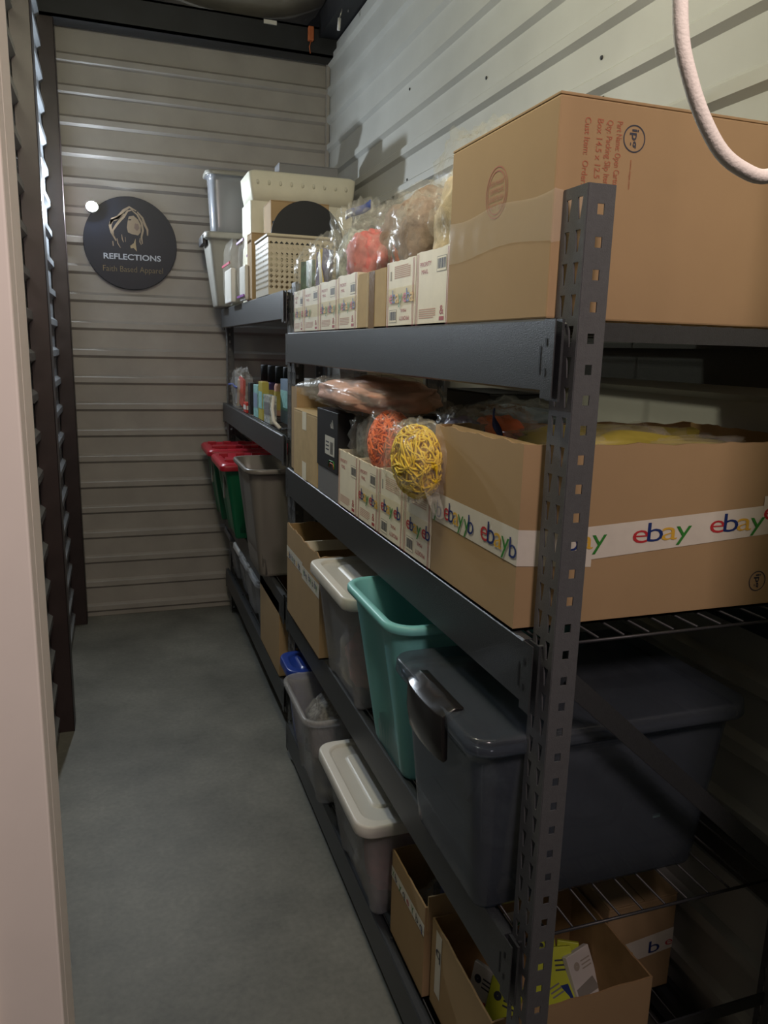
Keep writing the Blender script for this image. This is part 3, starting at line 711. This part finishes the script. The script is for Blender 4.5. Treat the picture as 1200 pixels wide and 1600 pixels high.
def teal_flute(p, f, cx, cy, hx, hy):
    # vertical scallops in the walls, deepest near the base
    k = (1-f)**.5*.5+.5
    if f > .86: k *= (1-f)/.14
    q = p.copy()
    if abs(p.x-cx) > hx*.72:
        s = (p.y-cy)/hy; d = .022*k*max(0, math.cos(s*PI*1.0))**2 if abs(s) < .5 else 0
        q.x += d if p.x < cx else -d
    if abs(p.y-cy) > hy*.72:
        s = (p.x-cx)/hx; d = .010*k*(.5+.5*math.cos(s*PI*4))
        q.y += d if p.y < cy else -d
    return q
def soft_flute(p, f, cx, cy, hx, hy):
    q = p.copy(); k = 1 if f < .85 else max(0, (1-f)/.15)
    if abs(p.x-cx) > hx*.7 and abs(p.y-cy) < hy*.55: q.x += (.008 if p.x < cx else -.008)*k
    if abs(p.y-cy) > hy*.7 and abs(p.x-cx) < hx*.6: q.y += (.007 if p.y < cy else -.007)*k
    return q
s3 = Z3+.001
g3 = 'plastic storage tubs on the near rack'
# third shelf, near rack
ct = carton('open brown carton with printed tape, far end of third shelf', -.015, 1.262, s3, .42, 1.745, .985, 'card', True, torn=.010, group='cardboard cartons')
mb = MB(); patch(mb, (-.015, 1.745, .862), UA, VA, .25, .042, M['tape'], .0010); mb.build('printed_tape', ct); mb = MB(); patch(mb, (-.015, 1.50, .850), UA, VA, .238, .046, M['tape'], .0012); mb.build('printed_tape', ct)
mb = MB()
for y_ in (1.73, 1.66, 1.59, 1.48, 1.40, 1.32): letters(mb, random.choice(['by', 'a b', 'yb']), (-.015, y_, .869), UA, VA, .017, .024, .017)
for y_ in (1.70, 1.62, 1.54, 1.44, 1.35): text(mb, random.choice('bqdX'), (-.015, y_, .867), UA, VA, .015, M['ink'], height=.022, lift=.0025)
mb.build('tape_lettering', ct)
mb = MB(); mb.box((-.011, 1.50, .94), (.40, 1.505, .975), M['white']); mb.build('divider', ct)
bag('dark bag of goods inside the open carton on third shelf', (.2, 1.40, .80), (.15, .10, .12), 'dkfab', 61, 'bags in the lower boxes', crink=.2)
t = tub('frosted tub with cream lid and pink contents on third shelf', -.05, .842, 1.24, s3, .965, .50, 'frost', .035, 'lid', r_=.035, group=g3, flute=soft_flute)
bag('pink and red wrapped goods inside the cream-lid tub on third shelf', (.085, .965, .77), (.11, .10, .11), 'pinkf', 62, 'bags inside the tubs', crink=.2)
t = tub('deep open teal tub on the third shelf', -.068, .452, .835, s3, 1.05, .50, 'teal', .055, r_=.05, rim=.016, group=g3, flute=teal_flute)
t = tub('largest smoky clear tote with black latch at near end of third shelf', -.063, .062, .445, s3, .985, .55, 'smoke', .030, 'smoke', r_=.035, group=g3, latch=True, lid_panel=False, lid_h=.02)
mb = MB(); patch(mb, (.327, .0985, .775), UN, VN, .016, .008, M['tagm'], .003); mb.build('small_tag', t)
bag('loose pale fabric inside the smoky clear tote', (.22, .26, .77), (.20, .10, .10), 'greyfab', 63, 'bags inside the tubs', crink=.25)
# bottom shelf
s4 = Z4+.001
t = tub('open frosted tub holding grey mesh fabric on bottom shelf', -.075, 1.185, 1.575, s4, .475, .45, 'frost', .045, r_=.045, group=g3, flute=soft_flute)
bag('grey mesh fabric in clear bag inside the open frosted tub', (.11, 1.37, .35), (.13, .13, .13), 'greyfab', 64, 'bags inside the tubs', crink=.2, cfrac=.95)
t = tub('frosted tub with white lid and coral contents on bottom shelf', -.06, .655, 1.085, s4, .440, .46, 'frost', .045, 'lid', r_=.04, group=g3, flute=soft_flute)
bag('coral red goods inside white-lid tub on bottom shelf', (.08, .79, .27), (.10, .09, .11), 'pinkf', 65, 'bags inside the tubs', crink=.2)
t = tub('blue plastic tub just behind the open frosted tub', -.035, 1.595, 1.79, s4, .445, .40, 'blue', .03, 'blue', r_=.045, group=g3)
def openbox(label, x0, y0, x1, y1, zt, **k): return carton(label, x0, y0, s4, x1, y1, zt, 'card', True, torn=.003, **k)
A = openbox('open brown carton with slanted printed tape, beside coral goods tub', .025, .435, .36, .655, .39)
mb = MB(); patch(mb, (.025, .655, .315), UA, VA, .22, .030, M['tape'], .0010); mb.build('printed_tape', A)
mb = MB()
for k, y_ in enumerate((.648, .628, .598, .572, .545, .515, .485, .460)):
    text(mb, 'XbyqeYbq'[k], (.025, y_, .320), UA, VA, .015, M[['lgrn', 'ink', 'lgrn', 'ink', 'lred', 'lgrn', 'ink', 'lblue'][k]], height=.020, lift=.002)
mb.build('tape_lettering', A)
mb = MB(); mb.box((.03, .43, .33), (.20, .434, .42), M['card']); mb.build('folded_flap', A)
bag('black and blue packages inside carton beside coral goods tub', (.15, .53, .27), (.10, .07, .09), 'black', 66, 'bags in the lower boxes', kind='cards', extra=['black', 'blue', 'black', 'silver'], cfrac=.9)
B = openbox('nearest open brown carton on bottom shelf, holding lime packets', .04, .135, .405, .425, .372)
mb = MB(); patch(mb, (.04, .40, .20), UA, VA, .03, .16, M['tape'], .001); mb.build('printed_tape', B); mb = MB(); patch(mb, (.18, .4205, .30), UN, VN, .12, .042, M['tape'], .001); mb.build('printed_tape', B)
mb = MB(); text(mb, 'q', (.04, .397, .30), UA, VA, .024, M['ink'], height=.03, lift=.002); text(mb, 'b', (.19, .4205, .306), UN, VN, .024, M['ink'], height=.026, lift=.002); text(mb, 'y', (.25, .4205, .31), UN, VN, .024, M['lgrn'], height=.024, lift=.002); text(mb, 'e', (.05, .4205, .31), UN, VN, .024, M['lred'], height=.02, lift=.002)
mb.build('tape_lettering', B)
Cx = carton('closed brown carton behind the nearest open carton', .415, .30, s4, .600, .60, .40, 'card', False)
mb = MB(); slant(mb, (.416, .30, .235), (.599, .30, .255), .055, .055, M['tape'], (0, -1, 0), .001); mb.build('printed_tape', Cx)
mb = MB(); letters(mb, 'ya b', (.43, .30, .25), UN, VN, .03, .032, .034, lift=.002, slope=.06); letters(mb, 'e', (.578, .30, .265), UN, VN, .02, .022, .034, lift=.002); mb.build('tape_lettering', Cx)
def packet(label, c, rx, rz, sz, cols, grp, cat='packet', name='packet'):
    t = thing(name, label, cat, c, grp); R_ = Matrix.Translation(Vector(c)) @ Matrix.Rotation(rz, 4, 'Z') @ Matrix.Rotation(rx, 4, 'X')
    mb = MB(); mb.box((-sz[0]/2, -sz[1]/2, 0), (sz[0]/2, sz[1]/2, sz[2]), M[cols[0]], R_); mb.build('packet_body', t, bevel=.002)
    mb = MB(); P = lambda x, z: R_ @ V(x, -sz[1]/2-.0006, z)
    mb.quad([P(-sz[0]*.45, sz[2]*.08), P(sz[0]*.45, sz[2]*.08), P(sz[0]*.3, sz[2]*.38), P(-sz[0]*.45, sz[2]*.30)], M[cols[1]])
    mb.loft([[P(-sz[0]*.2+math.cos(a)*q, sz[2]*.72+math.sin(a)*q) for a in [2*PI*k/16 for k in range(16)]] for q in (.009, .001)], M[cols[2]])
    for k in range(3): mb.quad([P(sz[0]*.0, sz[2]*(.6+.08*k)), P(sz[0]*.4, sz[2]*(.6+.08*k)), P(sz[0]*.4, sz[2]*(.63+.08*k)), P(sz[0]*.0, sz[2]*(.63+.08*k))], M[cols[2]])
    mb.build('printed_face', t)
gp = 'lime and blue packets in the nearest carton'
packet('lime packet standing furthest back in the nearest carton', (.300, .345, .20), -.35, .1, (.06, .012, .115), ('lime', 'lime', 'ink'), gp)
packet('lime packet with navy base, front of the nearest carton', (.295, .29, .185), -.55, -.2, (.085, .012, .12), ('lime', 'lblue', 'ink'), gp)
packet('lime packet lying low against the near wall of its carton', (.29, .245, .165), -.8, .3, (.09, .012, .11), ('lime', 'lblue', 'silver'), gp)
packet('small lime packet leaning under the white packet', (.345, .34, .19), -.4, -.5, (.05, .012, .09), ('lime', 'lime', 'ink'), gp)
packet('white packet leaning at right in the nearest carton', (.372, .29, .19), -.5, .3, (.075, .015, .10), ('lid', 'greyl', 'greyink'), gp)
packet('lime and navy packet by the aisle side of nearest carton', (.11, .24, .20), -.5, -.9, (.07, .012, .12), ('lime', 'lblue', 'ink'), gp)
packet('white card packet by the aisle side of nearest carton', (.10, .31, .20), -.3, -1.1, (.06, .012, .11), ('lid', 'redp', 'ink'), gp)

# ------------------------------------------------------------ far rack: top
w1 = W1+.001; gf = 'goods on the far rack'
t = tub('grey bin with dark rim under clear canister on far rack', -.115, 3.30, 3.60, w1, 2.165, .40, 'greyl', .045, 'greyl', r_=.03, group='plastic storage tubs on the far rack', lid_panel=False)
mb = MB(); mb.box((-.128, 3.36, 2.13), (-.105, 3.54, 2.175), M['black']); mb.build('latch_handle', t, bevel=.004)
t = tub('tall clear canister of wrapping on top of grey bin', -.09, 3.42, 3.60, 2.188, 2.50, .34, 'clearc', .015, 'greyl', r_=.04, group='plastic storage tubs on the far rack', lid_h=.012, lid_panel=False)
mb = MB(); mb.tube([(-.035, 3.50, 2.20), (-.035, 3.50, 2.48)], .022, M['foil'], 16); tag(mb.build('foil_roll'), 'shiny blue foil roll standing inside the tall clear canister', 'roll')
bag('magenta wrapped goods inside the tall clear canister', (.09, 3.51, 2.28), (.08, .05, .08), 'pinkf', 71, 'bags inside the tubs', crink=.2)
# white foam box
t = thing('foam_box', 'large white foam box with dimpled lid on far rack', 'box', (.3, 3.05, w1))
mb = MB(); hx = .24
rings = [rrect(.322, 3.12, .258, .134, .012, z, n=4) for z in (w1, 2.30)]
mb.loft(rings, M['foam'], cap0=True, cap1=True, smooth=False); mb.build('box_body', t)
mb = MB(); mb.loft([rrect(.325, 3.12, .25, .135, .015, 2.30, n=4), rrect(.325, 3.12, .262, .14, .02, 2.36, n=4), rrect(.325, 3.12, .268, .14, .02, 2.43, n=4), rrect(.325, 3.12, .25, .13, .02, 2.44, n=4)], M['foam'], cap0=True, cap1=True)
for k in range(9):
    c_ = V(.10+k*.055, 2.978, 2.385); mb.loft([[c_+V(math.cos(a)*q*.6, -d_, math.sin(a)*q) for a in [2*PI*j/10 for j in range(10)]] for q, d_ in ((.012, 0), (.009, .006), (.001, .008))], M['foam'])
mb.build('lid', t)
mb = MB(); text(mb, 'WARNING  NOT FOR RETAIL', (.15, 2.986, 2.272), UN, VN, .30, M['greyink'], height=.02, bold=.02); mb.build('printed_warning', t)
carton('row of small patterned boxes on top of white foam box', .22, 3.06, 2.441, .52, 3.18, 2.50, 'silver', False, 'cartons on the far rack')
c_ = carton('brown shipping box with white label beside black disc', .095, 2.62, w1, .36, 2.80, 2.245, 'card', False, 'cartons on the far rack')
mb = MB(); patch(mb, (.105, 2.62, 2.085), UN, VN, .05, .06, M['white'], .001); patch(mb, (.10, 2.62, 2.145), UN, VN, .2, .012, M['black'], .001); patch(mb, (.095, 2.80, w1), UA, VA, .03, .43, M['ctape'], .001); mb.build('label', c_)
carton('narrow brown box edge between zip bags and beige basket', .005, 2.60, w1, .085, 2.72, 2.10, 'card', False, 'cartons on the far rack')
# black disc
mb = MB(); cc = V(.232, 2.50, 2.072); tl = .06
mb.loft([[cc+V(math.cos(a)*r_, y_+math.sin(a)*r_*tl, math.sin(a)*r_) for a in [2*PI*k/64 for k in range(64)]] for r_, y_ in ((.158, .005), (.160, .003), (.160, -.003), (.158, -.005))], M['blackf'], cap0=True, cap1=True, smooth=False)
tag(mb.build('round_disc'), 'plain round black disc standing behind the beige perforated basket', 'disc')
# beige perforated basket
t = thing('perforated_basket', 'beige plastic basket with diamond holes on far rack', 'basket', (.14, 2.3, w1))
mb = MB(); bz0, bz1 = w1, 2.042; bx0, bx1, by0, by1 = .0, .27, 2.17, 2.46
def net(p0, p1, nrm, nx, nz, k=.62):
    p0 = Vector(p0); p1 = Vector(p1); bi = .012
    for i in range(nx):
        for j in range(nz):
            a = p0.lerp(p1, i/nx); b = p0.lerp(p1, (i+1)/nx); z0_ = bz0+.02+(bz1-bz0-.045)*j/nz; z1_ = bz0+.02+(bz1-bz0-.045)*(j+1)/nz
            C4 = [V(a.x, a.y, z0_), V(b.x, b.y, z0_), V(b.x, b.y, z1_), V(a.x, a.y, z1_)]; cen = (C4[0]+C4[2])/2
            mids = [(C4[q]+C4[(q+1) % 4])/2 for q in range(4)]; H = [cen+(q-cen)*.80 for q in mids]
            for q in range(4):
                mb.quad([C4[q], mids[q], H[q]], M['beige']); mb.quad([mids[q], C4[(q+1) % 4], H[(q+1) % 4], H[q]], M['beige']) 
    for (za, zb) in ((bz0, bz0+.02), (bz1-.025, bz1)):
        mb.quad([V(p0.x, p0.y, za), V(p1.x, p1.y, za), V(p1.x, p1.y, zb), V(p0.x, p0.y, zb)], M['beige'])
net((bx0, by1, 0), (bx0, by0, 0), None, 12, 9); net((bx0, by0, 0), (bx1, by0, 0), None, 13, 9)
net((bx1, by0, 0), (bx1, by1, 0), None, 12, 9); net((bx1, by1, 0), (bx0, by1, 0), None, 13, 9)
mb.quad([(bx0, by0, bz0), (bx1, by0, bz0), (bx1, by1, bz0), (bx0, by1, bz0)], M['beige'])
mb.build('basket_body', t, solid=.002)
mb = MB(); mb.loft([rrect((bx0+bx1)/2, (by0+by1)/2, (bx1-bx0)/2+e, (by1-by0)/2+e, .012, z) for e, z in ((-.002, bz1-.012), (.006, bz1-.012), (.006, bz1), (-.003, bz1), (-.003, bz1-.012))], M['beige']); mb.build('rim', t)
def zipbag(label, x, y0, y1, z0, z1, zc, dep=.05):
    t = thing('zip_pouch', label, 'pouch', (x, (y0+y1)/2, z0), 'clear zip pouches on the far rack'); mb = MB(); rg = []
    for i in range(13):
        f = i/12; z = z0+(z1-z0)*f; d_ = dep*math.sin(PI*min(1, f*.8+.15))**.6
        rg.append([p+V(.006*noise.noise(p*30), .006*noise.noise(p*33+V(5, 0, 0)), 0) for p in rrect(x+dep/2, (y0+y1)/2, max(.004, d_/2), (y1-y0)/2, .004, z)])
    mb.loft(rg, M['film'], cap0=True, cap1=True); mb.build('pouch_film', t)
    mb = MB(); 
    for f in ((.62,) if zc == 'zred' else (.92, .08)):
        z = z0+(z1-z0)*f; mb.box((x-.004, y0, z-.005), (x+.001, y1, z+.005), M[zc])
    mb.build('zip_strip', t)
    mb = MB(); mb.box((x+.006, y0+.02, z0+.004), (x+dep*.6, y1-.02, z0+(z1-z0)*.55), M['lid']); mb.build('contents', t, bevel=.006)
zipbag('clear pouch with red zip line beside the grey bin', -.05, 2.90, 3.16, w1, 2.11, 'zred')
zipbag('slim clear pouch with purple zips in front of narrow box', -.02, 2.66, 2.86, w1, 2.10, 'zpur', .04)
zipbag('clear pouch laid behind the two front pouches', .045, 2.75, 2.98, w1, 2.06, 'zpur', .04)

# ---- far rack, second shelf: bottles and packs
w2 = W2+.001; gs = 'small goods on the second shelf of far rack'
bag('clear zip bag with blue line of small cards, far rack', (.05, 3.22, w2+.10), (.05, .17, .11), 'silver', 81, gs, kind='cards', extra=['silver', 'beige', 'redp'], crink=.2, zip_=((-.05, .15, .02), (-.05, -.15, .02), .006, 'bluez'))
def bottle(label, x, y, z, r_, h, body, cap):
    t = thing('bottle', label, 'bottle', (x, y, z), 'black-capped bottles on the far rack'); mb = MB()
    cr = lambda q, zz: [V(x+math.cos(a)*q, y+math.sin(a)*q, zz) for a in [2*PI*k/16 for k in range(16)]]
    mb.loft([cr(r_*.9, z), cr(r_, z+.004), cr(r_, z+h*.6), cr(r_*.8, z+h*.66), cr(r_*.6, z+h*.68)], M[body], cap0=True, cap1=True); mb.build('bottle_body', t)
    mb = MB(); mb.loft([cr(r_*.85, z+h*.66), cr(r_*.85, z+h*.98), cr(r_*.78, z+h)], M[cap], cap0=True, cap1=True); mb.build('cap', t)
    mb = MB(); mb.loft([cr(r_+.0006, z+h*.12), cr(r_+.0006, z+h*.5)], M['gold'], smooth=True); mb.build('bottle_label', t)
for i, (y, l) in enumerate([(3.02, 'black-capped bottle furthest left in the row of four'), (2.88, 'black-capped bottle second from left in the row'), (2.74, 'black-capped bottle third from left in the row'), (2.60, 'black-capped bottle nearest the post in the row')]):
    bottle(l, .14+.01*i, y, w2, .030, .235, ['blush', 'purple', 'blush', 'black'][i], 'blackf')
def pack(label, x, y0, y1, z0, z1, m1, m2, d=.03):
    t = thing('printed_pack', label, 'pack', (x, (y0+y1)/2, z0), 'printed packs on the far rack'); mb = MB()
    mb.box((x, y0, z0), (x+d, y1, z1), M[m1]); mb.build('pack_body', t, bevel=.002)
    mb = MB(); patch(mb, (x, y1-.006, z0+(z1-z0)*.3), UA, VA, (y1-y0)-.012, (z1-z0)*.45, M[m2], .001); patch(mb, (x+.002, y0, z0+(z1-z0)*.3), UN, VN, d-.004, (z1-z0)*.4, M[m2], .001); mb.build('printed_face', t)
pack('tall black narrow pack among the far rack packs', .03, 2.83, 2.90, w2, w2+.15, 'blackf', 'black')
pack('small red shiny pack low beside the black pack', .02, 2.90, 2.99, w2, w2+.05, 'redp', 'lid')
pack('tall aqua pack on second shelf of far rack', .03, 2.62, 2.74, w2, w2+.15, 'tealp', 'palebl')
pack('tall yellow pack beside aqua pack on far rack', .03, 2.50, 2.60, w2, w2+.17, 'yellowp', 'tealp')
pack('silvery patterned pack nearest the middle posts', .03, 2.32, 2.46, w2, w2+.12, 'glit', 'silver')
pack('blue-green pouch pack behind silvery patterned pack', .10, 2.28, 2.44, w2, w2+.19, 'palebl', 'tealp')
pack('white and red pack at back near the middle posts', .16, 2.14, 2.26, w2, w2+.20, 'lid', 'redp')
mb = MB(); mb.tube([(.02, 2.17, w2+.13), (.012, 2.17, w2+.08), (.012, 2.14, w2+.03), (.03, 2.10, w2+.006)], .008, M['lid'], 8); tag(mb.build('white_strap'), 'white strap hanging at the near end of far rack second shelf', 'strap')

# ---- far rack, third shelf: totes and grey bin
w3 = W3+.001
def tote(label, y0, y1, zt, xf):
    t = tub(label, xf+.01, y0, y1, w3, zt, .50, 'green', .055, r_=.03, group='green totes with red lids', name='holiday_tote', flute=soft_flute)
    mb = MB(); cx = xf+.01+.25; cy = (y0+y1)/2; hy = (y1-y0)/2
    R2 = lambda off, z: rrect(cx, cy, .25+off, hy+off, .03, z)
    mb.loft([R2(0, zt-.02), R2(.012, zt-.02), R2(.012, zt+.004), R2(.0, zt+.016), R2(-.03, zt+.016), R2(-.045, zt+.002)], M['redl'], cap1=True)
    for k in range(5):
        for s_ in (-1, 1): mb.box((xf+.03+k*.085, cy+s_*hy*.55-.012, zt+.002), (xf+.075+k*.085, cy+s_*hy*.55+.012, zt+.028), M['redl'])
    mb.box((xf+.05, cy-.03, zt+.002), (xf+.42, cy+.03, zt+.018), M['redl'])
    mb.build('lid', t, bevel=.003)
    mb = MB(); mb.box((xf+.036, cy-.012, zt-.19), (xf+.046, cy+.012, zt-.07), M['greyl'], ); mb.build('white_sticker', t, bevel=.004)
tote('green tote with red lid, furthest, against the back wall', 3.24, 3.60, 1.045, -.135)
tote('green tote with red lid beside the grey wastebasket', 2.78, 3.18, 1.035, -.125)
t = tub('tall open grey wastebasket bin on far rack third shelf', -.105, 2.10, 2.54, w3, 1.125, .34, 'greyp', .05, r_=.05, rim=.014, group='plastic storage tubs on the far rack', flute=soft_flute)
# ---- far rack bottom
w4 = W4+.001; gb4 = 'plastic storage tubs on the far rack'
tub('frosted tub with dark grey lid, bottom of far rack', -.005, 3.33, 3.61, w4, .53, .42, 'frost', .03, 'lidd', group=gb4)
tub('frosted tub with bright white lid, bottom of far rack', .0, 3.04, 3.28, w4, .515, .42, 'frost', .03, 'lid', group=gb4)
tub('clear lidded tub next to white-lid tub, bottom of far rack', -.01, 2.72, 3.0, w4, .53, .42, 'frost', .03, 'clear', group=gb4)
tub('clear lidded tub touching the cardboard box, bottom of far rack', -.01, 2.45, 2.69, w4, .53, .42, 'frost', .03, 'clear', group=gb4)
carton('open brown carton on the bottom shelf of far rack', .0, 1.98, w4, .40, 2.42, .60, 'card', True, 'cartons on the far rack', torn=.006)
